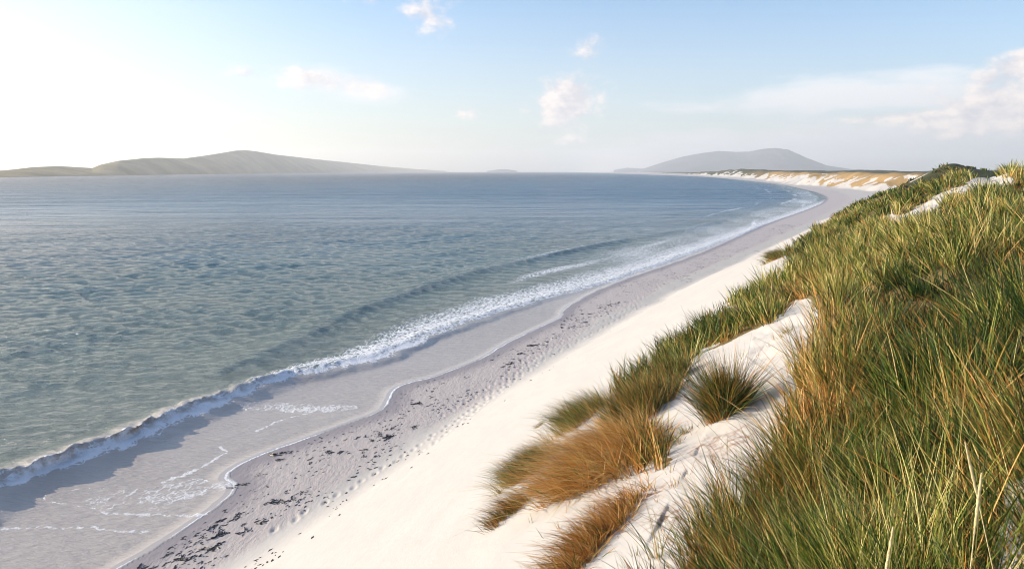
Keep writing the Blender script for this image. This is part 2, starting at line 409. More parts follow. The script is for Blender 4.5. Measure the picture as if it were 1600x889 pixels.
# ------------------------------------------------------------------ one grid for land and sea
AZ = np.linspace(R(-66), R(66), 1450)
r1 = np.exp(np.arange(math.log(2.2), math.log(320), 0.0046)); r2 = np.exp(np.arange(math.log(r1[-1]) + .008, math.log(11400), 0.012))
RR = np.concatenate([r1, r2])
OX, OY = 0.0, -3.0
gx = OX + np.outer(RR, np.sin(AZ)).ravel(); gy = OY + np.outer(RR, np.cos(AZ)).ravel()
nr, nc = len(RR), len(AZ)
hgt, fd = fields(gx, gy)
print('fields', round(time.time() - T0, 1), nr, nc)
dm, df, dw, far, rad = fd['dm'], fd['df'], fd['dw'], fd['far'], fd['r']
space = np.repeat(RR, nc) * 0.0046
ds, sp_ = sdist(gx, gy, SWASH); ds = -ds                     # positive seaward
ds = ds + fbm(gx / 2.2, gy / 2.2, 51, 3) * 0.18 + fbm(gx / .7, gy / .7, 52, 2) * .05
idx = (np.arange(nr - 1)[:, None] * nc + np.arange(nc - 1)).ravel()
quads = np.stack([idx, idx + 1, idx + nc + 1, idx + nc], 1)
def submesh(name, co, keep, m, attrs):
    q = quads[keep[quads].any(1)]
    used = np.unique(q); remap = np.full(nr * nc, -1, np.int64); remap[used] = np.arange(len(used))
    return mesh_np(name, co[used], remap[q][:, ::-1], m, {k: v[used] for k, v in attrs.items()})

# --- land
veg, ppx, ppy = planting(gx, gy, hgt, fd)
strand = sstep(1.2, -0.6, dw + fbm(gx / 6, gy / 6, 61, 3) * 1.2) * sstep(-1, .5, -ds + 1)
wet = np.maximum(strand, sstep(-1.2, .1, ds))
tramp = strand * sstep(0.2, -1.0, ds) * sstep(2.5, .0, dw)
vegf = np.where(rad < 120, veg.astype(float) * ~((ppx < 1035) & (ppy > 560)), 0)
face_h = fd['face'] - fd['top']
nf = fbm(gx / 14, gy / 14, 91, 4)
farveg = sstep(-5.5, .5, face_h + nf * 5 + 3.0 * sstep(700, 1300, rad)) * (df > -2)
farveg = np.maximum(farveg, .92 * sstep(1, 9, df + nf * 6) * sstep(.0, .5, fbm(gx / 7, gy / 7, 97, 4) + .25))
vegf = np.where(rad >= 120, np.maximum(farveg * .95, 0), vegf)
deadf = np.where(rad < 120, np.clip(.35 + .5 * fbm(gx / 2.5, gy / 2.5, 92, 3), 0, 1), np.clip(sstep(42, 14, df) * (.85 + .6 * nf), 0, 1) * sstep(230, 300, rad) * sstep(1500, 900, rad))
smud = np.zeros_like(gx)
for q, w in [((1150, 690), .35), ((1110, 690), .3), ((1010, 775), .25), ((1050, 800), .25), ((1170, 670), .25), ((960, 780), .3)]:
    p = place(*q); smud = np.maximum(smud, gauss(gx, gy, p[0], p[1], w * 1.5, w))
lowrel = sstep(-.1, -.5, ds) * tramp * fbm(gx / .35, gy / .6, 94, 3) * .008 * (rad < 70)
hl = hgt + lowrel + (rad < 150) * (1 - strand) * sstep(-.3, -1.5, ds) * fbm(gx / 1.6 + gy / 6, gy / 3.5, 95, 3) * .02
# slack, wind-worn relief in the sandy hollow
hl = hl + (rad < 20) * (h_ := (1 - vegf)) * (fd['face'] > 8.6) * fbm(gx / .45, gy / .45, 96, 4) * .075
fr = np.random.default_rng(8)
sel = np.where((dw > -3) & (dw < 6) & (rad < 100) & (gx < 40))[0]
for off0, ya, yb in ((.7, 24, 90), (1.5, 30, 66), (-.4, 36, 95)):
    yy_ = ya; st_ = 0
    while yy_ < yb:
        i_ = np.argmin(np.abs(WRACK[:, 1] - yy_)); fx0 = np.interp(yy_, WRACK[:20, 1], WRACK[:20, 0]) + off0 + .5 * math.sin(yy_ * .21 + off0) + (.09 if st_ % 2 else -.09) + fr.normal(0, .05)
        fy0 = yy_ + fr.normal(0, .05)
        near_ = sel[(np.abs(gx[sel] - fx0) < .5) & (np.abs(gy[sel] - fy0) < .6)]
        dd_ = ((gx[near_] - fx0) / .10) ** 2 + ((gy[near_] - fy0) / .19) ** 2
        hl[near_] += -.045 * np.exp(-dd_) + .016 * np.exp(-((np.sqrt(dd_) - 1.7) / .5) ** 2)
        yy_ += .62; st_ += 1
co = np.stack([gx, gy, hl], 1)
land = tag(submesh('ground', co, (hgt > -.5) & ((df > -400) | (rad < 900)), M_SAND, dict(wet=wet, veg=vegf, dead=deadf, far=far, tramp=tramp, smudge=smud, soak=sstep(-1.6, -.2, ds))),
           'white shell sand beach rising into grassy dunes on the right', kind='structure')
print('land', round(time.time() - T0, 1))

# --- sea
sm = ds > -1.2
X = gx[sm]; Y = gy[sm]; D = ds[sm]; DM = -dm[sm]; S = space[sm]; Hh = hgt[sm]; r_ = rad[sm]
db, pb = sdist(X, Y, BORE); dsw, psw = sdist(X, Y, SWELL)
nb, nsw = len(BORE) - 1, len(SWELL) - 1
db = db + fbm(X / 1.4, Y / 1.4, 101, 3) * .30 + fbm(X / 4, Y / 4, 102, 2) * .60
dsw = dsw + fbm(X / 15, Y / 15, 103, 2) * .9
off = sstep(-1.0, -6, db) * 1.0                           # how far outside the breaker
z = np.zeros_like(X)
amp_sh = .35 + .65 * sstep(0, 60, DM)
wr = np.random.default_rng(4)
for k in range(46):
    lam = math.exp(wr.uniform(math.log(.5), math.log(3.2)))
    th = R(wr.normal(-12, 34)); ph = wr.uniform(0, 6.28)
    a = .0115 * lam ** .45 * wr.uniform(.5, 1.2)
    z += a * amp_sh * sstep(2.2, 4.5, lam / S) * np.sin((X * math.sin(th) + Y * math.cos(th)) * 6.283 / lam + ph + 1.2 * vnoise(X / (lam * 5), Y / (lam * 5), k))
z *= sstep(0, -2.0, db) * (.55+.9*np.clip(.5+fbm(X/11,Y/7,104,3),0,1))
# swell standing up before it breaks
def wave(d, back, front):                                   # crest at 0, landward positive
    return np.where(d < 0, np.exp(-(d / back) ** 2), np.exp(-(np.abs(d) / front) ** 1.6))
s_amp = sstep(0, nsw * .12, psw) * sstep(nsw, nsw * .9, psw) * (.62 + .35 * fbm(X / 16, Y / 16, 105, 2))
z += .50 * s_amp * wave(dsw, 2.6, 1.15)
z += .12 * (1 - np.clip(psw / nsw, 0, 1)) * wave(dsw + 9, 3, 2.4) + .10 * wave(dsw + 17, 4, 3)
# breaker close in: taller on the left, dying away to a foam front
b_amp = .31 * sstep(nb * .66, nb * .10, pb) + .10
lum = fbm(X / .55, Y / .55, 106, 4) ; lum2 = fbm(X / 1.6, Y / 1.6, 107, 3)
bw = wave(db, 1.0, .6)
z += b_amp * bw * (1 + .30 * lum2)
rough_b = sstep(-1.3, -.4, db) * sstep(1.6, .6, db) * sstep(nb * .62, nb * .30, pb)
z += rough_b * lum * .20
film = Hh + .006 + .014 * sstep(0, 4, D) + .006 * fbm(X / .8, Y / .8, 110, 2) * sstep(.8, 3, D)
film = np.where(D < 0, Hh - .05, film)
seaz = .06 + z
k = .06
zz = np.where(D < .15, film, -smin(-film, -(seaz * sstep(2.0, .0, db) + (seaz - 2 * sstep(.5, 2.2, db)) * 0 - .25 * sstep(1.0, 2.6, db)), k))
depth = np.clip(.10 * sstep(0, 1, D) + .14 * sstep(1.4, -1.0, db) + .12 * sstep(-2, -14, db) + .26 * sstep(14, 90, DM) + .25 * sstep(80, 420, DM) + .13 * sstep(400, 1600, DM), 0, 1)
depth = depth - .10 * sstep(-1.6, -.6, db) * sstep(nb * .5, nb * .3, pb) * sstep(.9, .3, db) + .12 * s_amp * np.exp(-((dsw - .2) / 1.1) ** 2) * (DM < 120)
# the right-hand stretch of the shore lies over pale sand, foam trails across it
pbn = pb / nb
lw = 1.2 + 9 * sstep(.38, .8, pbn)
foam = np.zeros_like(X)
f_b = sstep(-.75, -.1, db) * sstep(1.9 + .6 * lum2, .8 + .3 * lum2, db) * sstep(.80, .55, pbn)
foam = np.maximum(foam, f_b * (.70 + .26 * lum2 + .10 * fbm(X / 3, Y / 3, 140, 2) + .20 * sstep(.1, .8, db) - .25 * sstep(.1, -.5, db) - .30 * sstep(.15, -.5, db) * sstep(.25, .45, pbn)))
trail = sstep(-lw, -lw * .15, db) * sstep(1.2, .6, db) * sstep(.30, .46, pbn)
foam = np.maximum(foam, trail * .70)
foam = np.maximum(foam, .62 * np.exp(-((db - .6) / .45) ** 2) * sstep(.20, .4, pbn))
# broad surf of the far shore
surf = sstep(-1, 5, D) * sstep(24, 9, D) * sstep(60, 110, Y) * sstep(800, 400, Y)
surf2 = np.exp(-((D - 11) / 3.5) ** 2) * sstep(100, 150, Y) * sstep(600, 300, Y)
wob_ = fbm(X / 18, Y / 50, 141, 3) * 3
for dd0, ww, ss, sd in ((3.5, 1.6, .70, 1), (9.5, 1.9, .70, 2), (17, 1.5, .60, 3)):
    foam = np.maximum(foam, ss * np.exp(-((D - dd0 * (1 + Y / 900) + wob_) / ww) ** 2) * sstep(55, 100, Y) * sstep(900, 500, Y) * (.75 + .5 * fbm(X / 12, Y / 30, 150 + sd, 2)))
foam = np.maximum(foam, surf * (.52 + .16 * fbm(X / 9, Y / 24, 111, 3)) )
bx, by = un(1258, 315); foam = np.maximum(foam, .8 * gauss(X, Y, bx, by, 7, 9, -.4))
bx, by = un(1050, 352); foam = np.maximum(foam, .45 * gauss(X, Y, *un(1100, 352), 22, 2.2, R(66)))
foam = np.maximum(foam, .62 * np.exp(-((D - 2.5) / 2.0) ** 2) * sstep(350, 700, Y))
# edge of the swash and old lace left on the film
eamp = np.clip(.42 + .95 * fbm(X / 2.2, Y / 2.2, 112, 3), 0, 1) * sstep(80, 55, Y)
foam = np.maximum(foam, .62 * np.exp(-((D - .1) / .16) ** 2) * (D > -.1) * sstep(50, 90, Y)*.75)
lace = np.zeros_like(X)
def ell(px0, py0, px1, py1, wid):
    a = np.array(un(px0, py0, .1)); b_ = np.array(un(px1, py1, .1)); d = b_ - a; L = np.hypot(*d); d /= L
    u = ((X - a[0]) * d[0] + (Y - a[1]) * d[1]) / L; v = (X - a[0]) * -d[1] + (Y - a[1]) * d[0]
    return u, v / wid
def lens(px0, py0, px1, py1, wid, s):
    u, v = ell(px0, py0, px1, py1, wid); v = v + .55 * (4 * u * (1 - u) - .5) * .6 + .3 * fbm(X / 2.5, Y / 2.5, 137, 2)
    hw = np.sqrt(np.clip(4 * u * (1 - u), 0, 1)) * (.85 + .25 * fbm(X / 1.5, Y / 1.5, 130, 2))
    inside = sstep(1, .8, np.abs(v) / np.maximum(hw, .02)) * (u > 0) * (u < 1)
    rim = np.exp(-((np.abs(v) - hw) / .10) ** 2) * (u > 0) * (u < 1)
    return inside * s * (.62 + .38 * np.clip(u, 0, 1)) * (.85 + .35 * fbm(X / .9, Y / .9, 139, 3)), rim * (.7 + .6 * fbm(X / .8, Y / .8, 138, 2))
for a in [(60, 768, 372, 752, 1.25, .50), (375, 624, 560, 634, 1.0, .52)]:
    i_, rim_ = lens(*a); lace = np.maximum(lace, i_); foam = np.maximum(foam, rim_ * .62); zz += .035 * i_ * (D > .2)
def thread(pts, w, s):
    global lace
    L = catmull([un(*q, .1) for q in pts], 3)
    d, p_ = sdist(X, Y, L)
    p_in = (p_ > 0) & (p_ < len(L) - 1)
    d = d + fbm(X / .6, Y / .6, 131, 3) * .25
    lace = np.maximum(lace, s * np.exp(-(d / w) ** 2) * p_in)
thread([(250, 745), (300, 728), (330, 715), (350, 700), (340, 690)], .12, .62)
thread([(395, 668), (440, 650), (480, 640), (500, 630)], .14, .6)
thread([(0, 812), (120, 815), (230, 826)], .10, .5)
thread([(150, 790), (240, 800), (330, 800)], .12, .5)
lace = np.maximum(lace, .27 * sstep(.2, 1.5, D) * sstep(.5, 2.0, db) * sstep(38, 28, Y) * (.6 + .6 * fbm(X / 2, Y / 2, 133, 2)))
mfar = sstep(60, 420, r_)
mud = sstep(-1.4, -.3, db) * sstep(1.2, .2, db) * sstep(nb * .55, nb * .32, pb)
full = lambda v: (lambda a: (a.__setitem__(sm, v), a)[1])(np.zeros(nr * nc))
zf = np.full(nr * nc, -9.0); zf[sm] = zz
cur = np.zeros(nr * nc); cur[sm] = .42 * np.clip(bw * (1 + .5 * lum2), 0, 1.4) ** 2 * (b_amp - .10) / .25
co = np.stack([gx + .917 * cur, gy - .40 * cur, zf], 1)
keep = sm.copy()
q = quads[sm[quads].all(1)]
used = np.unique(q); remap = np.full(nr * nc, -1, np.int64); remap[used] = np.arange(len(used))
at = {k_: full(v_)[used] for k_, v_ in dict(depth=depth, foam=foam, lace=lace, far=mfar, mud=mud, edge=np.clip(D, -1, 3), eamp=eamp, bay=sstep(60, 260, Y) * sstep(700, 60, DM) * sstep(4, 22, D), lod1=sstep(60, 170, r_), lod2=sstep(130, 420, r_), lod3=sstep(500, 1500, r_)).items()}
sea = tag(mesh_np('sea', co[used], remap[q][:, ::-1], M_SEA, at), 'sea, grey-green near the breaker and dark blue far out', kind='structure')
print('sea', round(time.time() - T0, 1))

# ------------------------------------------------------------------ grass
def blades(name, root, length, width, dirv, bend, dead, hue, segs=4, m=M_GRASS, flat=None):
    """one mesh of tapering leaves: root (n,3), dirv (n,3) first direction, bend (n,3) curl added with t^2"""
    n_ = len(root)
    t = np.linspace(0, 1, segs + 1)
    L = length[:, None, None]
    cen = root[:, None, :] + L * (dirv[:, None, :] * t[None, :, None] + bend[:, None, :] * (t ** 2)[None, :, None])
    ang = rng.uniform(0, np.pi, n_)
    side = np.stack([np.cos(ang), np.sin(ang), np.zeros(n_)], 1)
    side -= dirv * (side * dirv).sum(1, keepdims=True); side /= np.linalg.norm(side, axis=1, keepdims=True) + 1e-9
    w = width[:, None] * (1 - .92 * t[None, :] ** 1.7) * .5
    a = cen - side[:, None, :] * w[..., None]; b = cen + side[:, None, :] * w[..., None]
    co_ = np.stack([a, b], 2).reshape(-1, 3)
    per = 2 * (segs + 1)
    base = (np.arange(n_) * per)[:, None] + (np.arange(segs) * 2)[None, :]
    base = base.ravel()
    f_ = np.stack([base, base + 1, base + 3, base + 2], 1)
    tt = np.tile(np.repeat(t, 2), n_)
    return mesh_np(name, co_, f_, m, dict(t=tt, dead=np.repeat(dead, per), hue=np.repeat(hue, per)))

def grad(x, y, e=.25):
    h0 = height(x, y); return (height(x + e, y) - h0) / e, (height(x, y + e) - h0) / e
LEAN = np.array([-.13, .02])
def tufts(cx, cy, nb_, rad_, len_, wid_, dead_, hue_, spread=.45, lean=None, droop=.25):
    """turn tuft centres into blades; every argument is an array over tufts"""
    n_ = len(cx); k = np.repeat(np.arange(n_), nb_)
    N = len(k)
    rr = np.abs(rng.normal(0, 1, N)) * rad_[k]; an = rng.uniform(0, 2 * np.pi, N)
    ox, oy = np.cos(an) * rr, np.sin(an) * rr
    x = cx[k] + ox; y = cy[k] + oy
    sx, sy = grad(cx, cy, .5)
    z0 = height(cx, cy)[k] + sx[k] * ox + sy[k] * oy - .03
    out = np.clip(rr / (rad_[k] + 1e-6), 0, 2)
    sp = spread[k] if np.ndim(spread) else spread
    ln = lean[k] if lean is not None else np.tile(LEAN, (N, 1))
    dx = np.cos(an) * out * sp * .55 + rng.normal(0, .22, N) + ln[:, 0] - sx[k] * .12
    dy = np.sin(an) * out * sp * .55 + rng.normal(0, .16, N) + ln[:, 1] - sy[k] * .12
    d = np.stack([dx, dy, np.ones(N)], 1); d /= np.linalg.norm(d, axis=1, keepdims=True)
    dr = droop[k] if np.ndim(droop) else droop
    bd = rng.uniform(.2, 1.3, N) * dr
    bend = np.stack([d[:, 0] * 1.1 + rng.normal(0, .12, N) + ln[:, 0] * .8, d[:, 1] * 1.1 + rng.normal(0, .12, N) + ln[:, 1] * .8, -np.full(N, .55)], 1) * bd[:, None]
    L = len_[k] * rng.uniform(.40, 1.15, N)
    W = wid_[k] * rng.uniform(.7, 1.2, N)
    dead2 = np.clip(dead_[k] + rng.normal(0, .27, N), 0, 1); hue2 = np.clip(hue_[k] + rng.normal(0, .30, N), 0, 1)
    return np.stack([x, y, z0], 1), L, W, d, bend, dead2, hue2

# main stand of marram: tuft centres spread with a density that falls with distance
def sample_centres(r0, r1_, rho0, az0, az1):
    out = []
    edges = np.exp(np.linspace(math.log(r0), math.log(r1_), 40))
    for a, b in zip(edges[:-1], edges[1:]):
        area = (b * b - a * a) / 2 * (az1 - az0)
        rm = (a + b) / 2
        nn = rng.poisson(area * rho0(rm))
        rr = np.sqrt(rng.uniform(a * a, b * b, nn)); aa = rng.uniform(az0, az1, nn)
        out.append(np.stack([rr * np.sin(aa), rr * np.cos(aa)], 1))
    return np.concatenate(out)
def dead_map(x, y):  # how much of the grass is dead straw, with rusty patches
    dead = .12 + .30 * fbm(x / 1.7, y / 1.7, 201, 3) + .12 * fbm(x / .4, y / .4, 202, 2)
    px, py = proj(x, y, height(x, y))
    for (qx, qy, s1, s2, a) in [(1265, 640, 60, 90, .38), (1285, 520, 35, 45, .35), (1000, 800, 70, 90, .5), (920, 720, 90, 70, .5), (1240, 760, 60, 60, .25), (1395, 350, 25, 14, .3), (1260, 450, 50, 20, .1)]:
        dead = dead + a * np.exp(-((px - qx) / s1) ** 2 - ((py - qy) / s2) ** 2)
    return dead
def stand(name, r0, r1_, rho, nbl, radf, lenf, widf, az0, az1, segs, label):
    c = sample_centres(r0, r1_, rho, az0, az1)
    hh, ff = fields(c[:, 0], c[:, 1])
    v, px, py = planting(c[:, 0], c[:, 1], hh, ff)
    patch = fbm(c[:, 0] / 1.3, c[:, 1] / 1.3, 210, 3)
    bd, tox, toy, rid = tussock(c[:, 0], c[:, 1])
    v &= (patch + rng.uniform(-.5, .9, len(c)) > -.42) & (bd / .72 < rng.uniform(.50, 1.75, len(c)))
    c = c[v]; bd = bd[v]; tox = tox[v]; toy = toy[v]; rid = rid[v]
    rr = np.hypot(c[:, 0], c[:, 1])
    n_ = len(c)
    hue = .38 + .46 * fbm(c[:, 0] / 3.3, c[:, 1] / 3.3, 211, 3) + rng.normal(0, .08, n_) + .12 * sstep(6, 25, rr) + .40 * (rid - .5)
    dead = dead_map(c[:, 0], c[:, 1]) + .22 * sstep(.4, .8, bd) + .25 * (vnoise(rid * 91.7, rid * 13.1, 9)) ; hue = hue - .24 * gauss(c[:, 0], c[:, 1], 9.5, 12.6, 3.0, 4.0, R(-20)) - .28 * gauss(c[:, 0], c[:, 1], 17.5, 22.5, 4.5, 5.5, R(-20)) - .2 * gauss(c[:, 0], c[:, 1], 5.5, 6.0, 2.0, 2.2) - .5 * sstep(120, 150, rr) * sstep(.46, .49, np.arctan2(c[:, 0], c[:, 1]) + .02)  # hue drops at the hollows paint valley shade; far-ridge drop is darker plants
    lf = lenf * (1 + .42 * fbm(c[:, 0] / 1.9, c[:, 1] / 1.9, 212, 3)) * rng.uniform(.75, 1.2, n_) * np.clip(1.12 - .58 * (bd / .72) ** 2, .5, 1.12) * (1 - .22 * sstep(22, 40, rr)) * (.72 + .5 * rid)
    lean_ = LEAN[None] + np.stack([tox, toy], 1) * .38 + (rid[:, None] - .5) * np.array([[.22, 0]])
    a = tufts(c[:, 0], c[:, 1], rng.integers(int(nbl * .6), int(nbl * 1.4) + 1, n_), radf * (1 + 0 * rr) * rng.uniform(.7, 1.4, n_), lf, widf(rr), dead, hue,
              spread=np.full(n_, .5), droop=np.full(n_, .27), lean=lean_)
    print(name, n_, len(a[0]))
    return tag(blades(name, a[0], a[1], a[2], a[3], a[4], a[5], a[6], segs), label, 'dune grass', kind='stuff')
stand('marram_grass', .9, 13, lambda r: 72 / (1 + (r / 8) ** 1.2), 32, .08, .84, lambda r: .0054 * (1 + (r / 7) ** 1.05), R(-25), R(68), 5,
      'tall green marram grass filling the near dune on the right')
stand('dune_grass', 13, 60, lambda r: 34 / (1 + (r / 16) ** 1.4), 24, .13, .78, lambda r: .0056 * (1 + (r / 7) ** 1.08), R(8), R(60), 3,
      'sunlit marram grass covering the middle dune ridges')
stand('ridge_grass', 60, 330, lambda r: 1.1 / (1 + (r / 70) ** 2.0), 22, .40, .85, lambda r: .0075 * (1 + (r / 7) ** 1.1), R(14), R(50), 2,
      'dark grass on the far ridge above the beach bend')
print('grass', round(time.time() - T0, 1))

def clump(name, px, py, n_c, ext, rot, ln, wid, nbl, dead, hue, label, cat='grass tuft', lean=(-.2, 0), spread=.5, droop=.3, rad=.06, group=None):
    """a separate clump: n_c tufts spread over an ellipse (metres) round the ground point behind a photo pixel"""
    p = place(px, py)
    u = rng.normal(0, .45, (n_c, 2)) if n_c > 1 else np.zeros((1, 2))
    u = np.clip(u, -1, 1) * np.array(ext)
    cs, sn = math.cos(rot), math.sin(rot)
    cx = p[0] + u[:, 0] * cs - u[:, 1] * sn; cy = p[1] + u[:, 0] * sn + u[:, 1] * cs
    f1 = lambda v, j=.1: np.full(n_c, v) * rng.uniform(1 - j, 1 + j, n_c)
    a = tufts(cx, cy, np.full(n_c, nbl), f1(rad, .3), f1(ln, .18), f1(wid * 1.75), np.full(n_c, dead) + rng.normal(0, .08, n_c), np.full(n_c, hue) + rng.normal(0, .1, n_c),
              spread=np.full(n_c, spread), lean=np.tile(np.array(lean), (n_c, 1)), droop=np.full(n_c, droop))
    a[0][:] -= p
    o = blades(name, *a, segs=5)
    o.location = p
    return tag(o, label, cat, group)
clump('grass_tuft', 1132, 650, 40, (.25, .2), 0, 1.08, .0052, 60, .30, .30, 'lone bushy tuft standing in the sandy hollow with its shadow on the right', lean=(-.02, 0), spread=.75, droop=.42, rad=.08)
clump('grass_clump', 1000, 648, 110, (1.1, .48), R(55), .80, .0052, 50, .34, .30, 'dense green clump with dark brown foot at the left rim of the hollow', 'grass clump', lean=(-.15, 0), spread=.5, droop=.4, rad=.08)
clump('grass_clump', 1045, 598, 34, (.5, .28), R(40), .78, .0052, 50, .25, .35, 'upright green clump directly above the dark shadow left of the lone tuft', 'grass clump', lean=(-.05, 0), spread=.5, droop=.35, rad=.08)
clump('grass_clump', 948, 728, 150, (1.15, .62), R(52), .84, .0062, 44, .82, .64, 'large orange drooping clump spilling down the sand slope', 'grass clump', lean=(-.40, -.10), spread=1.2, droop=.75, rad=.12)
clump('grass_clump', 912, 655, 70, (1.3, .36), R(54), .68, .0050, 40, .30, .6, 'yellow green fringe above the orange clump on the seaward side', 'grass clump', lean=(-.5, 0), spread=.5, droop=.5, rad=.09)
clump('grass_clump', 832, 732, 74, (1.1, .34), R(58), .50, .0050, 40, .26, .48, 'low green clump left of the orange clump on the white slope', 'grass clump', lean=(-.5, 0), spread=.5, droop=.5, rad=.09)
clump('grass_clump', 802, 798, 40, (.75, .17), R(55), .34, .0045, 36, .52, .3, 'lowest brown clump at the tip of the grass on the slope', 'grass clump', lean=(-.5, 0), spread=.6, droop=.5, rad=.07)
clump('grass_strip', 938, 842, 120, (1.25, .20), R(55), .38, .0050, 34, .78, .4, 'ragged rusty strip of dead grass running up to the hollow', 'grass clump', lean=(-.35, 0), spread=.9, droop=.7, rad=.07)
clump('grass_strip', 1020, 715, 26, (.7, .12), R(50), .26, .0044, 26, .45, .4, 'thin low grass strip joining the orange clump and the hollow', 'grass clump', lean=(-.3, 0), spread=.9, droop=.7, rad=.07)
clump('grass_sprig', 848, 662, 7, (.35, .04), R(58), .16, .0045, 22, .35, .6, 'tiny grass sprig alone on the white slope', 'grass tuft', lean=(-.5, 0), droop=.5, rad=.04)
clump('grass_tongue', 1214, 404, 40, (1.5, .3), R(60), .6, .012, 30, .3, .5, 'narrow tongue of grass lying on sand at the far slope edge', 'grass clump', lean=(-.6, 0), droop=.5, rad=.15)
clump('grass_sprig', 1232, 522, 5, (.25, .06), R(30), .30, .005, 20, .45, .6, 'sparse sprig on sand at the upper end of the hollow', 'grass tuft', lean=(-.3, 0), droop=.5, rad=.05)
clump('grass_sprig', 1068, 676, 5, (.18, .08), R(30), .22, .004, 14, .3, .4, 'thin green sprig on sand left of the lone tuft', 'grass tuft', lean=(-.1, 0), droop=.5, rad=.05)

def scattered(name, cx, cy, nb_, ln, wd, dead, hue, label, lean=(-.1, 0), spread=.6, droop=.35, rad=.03):
    n_ = len(cx); f1 = lambda v, j: np.full(n_, v) * rng.uniform(1 - j, 1 + j, n_)
    a = tufts(cx, cy, rng.integers(nb_[0], nb_[1], n_), f1(rad, .5), f1(ln, .4), f1(wd, .2), f1(dead, .5), f1(hue, .5), spread=np.full(n_, spread), lean=np.tile(np.array(lean), (n_, 1)), droop=np.full(n_, droop))
    return tag(blades(name, *a, segs=5), label, 'dune grass', kind='stuff')
fx, fy = rng.uniform(-.05, 2.6, 150), rng.uniform(1.35, 2.9, 150)
scattered('foreground_grass', fx, fy, (14, 34), 1.02, .0062, .22, .40, 'long separate grass blades rising past the bottom edge of the view', lean=(-.17, .02), droop=.22, rad=.06)
sx_, sy_ = [], []
for (qx, qy, n_, sg) in [(1100, 600, 5, .35), (1060, 690, 8, .4), (1150, 715, 8, .35), (1020, 770, 9, .4), (1060, 830, 8, .3), (1200, 540, 8, .5), (880, 810, 10, .5), (850, 770, 8, .5), (900, 720, 6, .5), (1120, 540, 6, .4), (960, 620, 8, .6)]:
    p = place(qx, qy)
    sx_ += list(p[0] + rng.normal(0, sg, n_)); sy_ += list(p[1] + rng.normal(0, sg, n_))
scattered('sparse_grass', np.array(sx_), np.array(sy_), (3, 11), .26, .0062, .5, .45, 'scattered thin shoots of grass coming up through bare sand')

p = place(1180, 810); q = place(1130, 860)
fx = np.concatenate([p[0] + rng.normal(.15, .35, 70), q[0] + rng.normal(.2, .3, 50)]); fy = np.concatenate([p[1] + rng.normal(0, .4, 70), q[1] + rng.normal(0, .3, 50)])
scattered('edge_grass', fx, fy, (10, 26), .62, .0075, .30, .42, 'medium green grass along the right edge of the sandy hollow', lean=(-.2, .02), droop=.3, rad=.06)

# ------------------------------------------------------------------ seed heads standing above the near grass
def seed_head(px, py, dist, tall, tilt, label):
    dx, dy, dz = ray(px, py); l = math.sqrt(dx * dx + dy * dy + dz * dz)
    tip = np.array([dx, dy, dz]) / l * dist + np.array([0, 0, H])
    d = np.array([math.sin(R(tilt)), .06, math.cos(R(tilt))]); d /= np.linalg.norm(d)
    base = tip - d * tall
    for _ in range(6):
        g_ = height(base[0], base[1])[0]; tall = tall + (base[2] - g_) / d[2]; base = tip - d * tall
    o = bpy.data.objects.new('marram_seed_head', None); COL.objects.link(o); o.location = base
    tag(o, label, 'seed head', 'seed heads in the near grass')
    def tube(nm, pts, rads, m_, k=7):
        co_, f_ = [], []
        for p, r__ in zip(pts, rads):
            for j in range(k):
                a = 6.283 * j / k; co_.append((p[0] + r__ * math.cos(a), p[1] + r__ * math.sin(a), p[2]))
        for i in range(len(pts) - 1):
            for j in range(k): f_.append((i * k + j, i * k + (j + 1) % k, (i + 1) * k + (j + 1) % k, (i + 1) * k + j))
        ob = mesh_np(nm, np.array(co_), np.array(f_), m_); ob.parent = o; return ob
    sp_len = .17
    t = np.linspace(0, 1, 7); bow = np.array([.05 * math.copysign(1, tilt), 0, 0])
    curve = lambda s: d * tall * s + bow * (s * s - s)
    s0 = 1 - sp_len / tall
    tube('stem', [curve(s * s0) for s in t], [.0016] * 7, M_SEED)
    tt = np.linspace(s0, 1, 12)
    tube('spike', [curve(s) for s in tt], [.0016 + .0030 * math.sin(math.pi * min(1, ((i + .6) / 12.5)) ** .8) * (1 + .25 * (-1) ** i) for i in range(12)], M_SEED, 8)
for a in [(1508, 690, 2.5, .8, -14, 'pale seed head leaning left in the right foreground'), (1534, 738, 2.4, .75, 2, 'upright pale seed head beside the leaning one, right foreground'),
          (1396, 822, 2.3, .7, 5, 'short thick seed head low in the middle foreground')]:
    seed_head(*a)

# ------------------------------------------------------------------ seaweed on the strand
def weed_mesh(seed, n_=9, size=1.0):
    r2_ = np.random.default_rng(seed); V, Fc = [], []
    for k in range(n_):
        a = r2_.uniform(-.6, .6) + (math.pi if r2_.random() < .5 else 0); L = r2_.uniform(.3, .9) * size; w = r2_.uniform(.04, .10) * size
        x0, y0 = r2_.normal(0, .16, 2) * size; s_ = 6; b0 = len(V)
        for i in range(s_ + 1):
            t = i / s_; aa = a + .9 * math.sin(t * 3 + k)
            x0 += math.cos(aa) * L / s_; y0 += math.sin(aa) * L / s_ * .55
            hh_ = (.02 + .06 * r2_.random()) * size; ww = w * (1 - .8 * abs(2 * t - 1) ** 3)
            nx, ny = -math.sin(aa), math.cos(aa)
            V += [(x0 + nx * ww, y0 + ny * ww, 0), (x0 + nx * ww * .5, y0 + ny * ww * .5, hh_), (x0 - nx * ww * .5, y0 - ny * ww * .5, hh_ * .9), (x0 - nx * ww, y0 - ny * ww, 0)]
        for i in range(s_):
            for j in range(3):
                q0 = b0 + i * 4 + j; Fc.append((q0, q0 + 1, q0 + 5, q0 + 4))
    return np.array(V), np.array(Fc)
protos = []
for s in range(7):
    V, Fc = weed_mesh(300 + s, 7 + s % 4)
    me_o = mesh_np('seaweed_clump', V, Fc, M_WEED); protos.append(me_o)
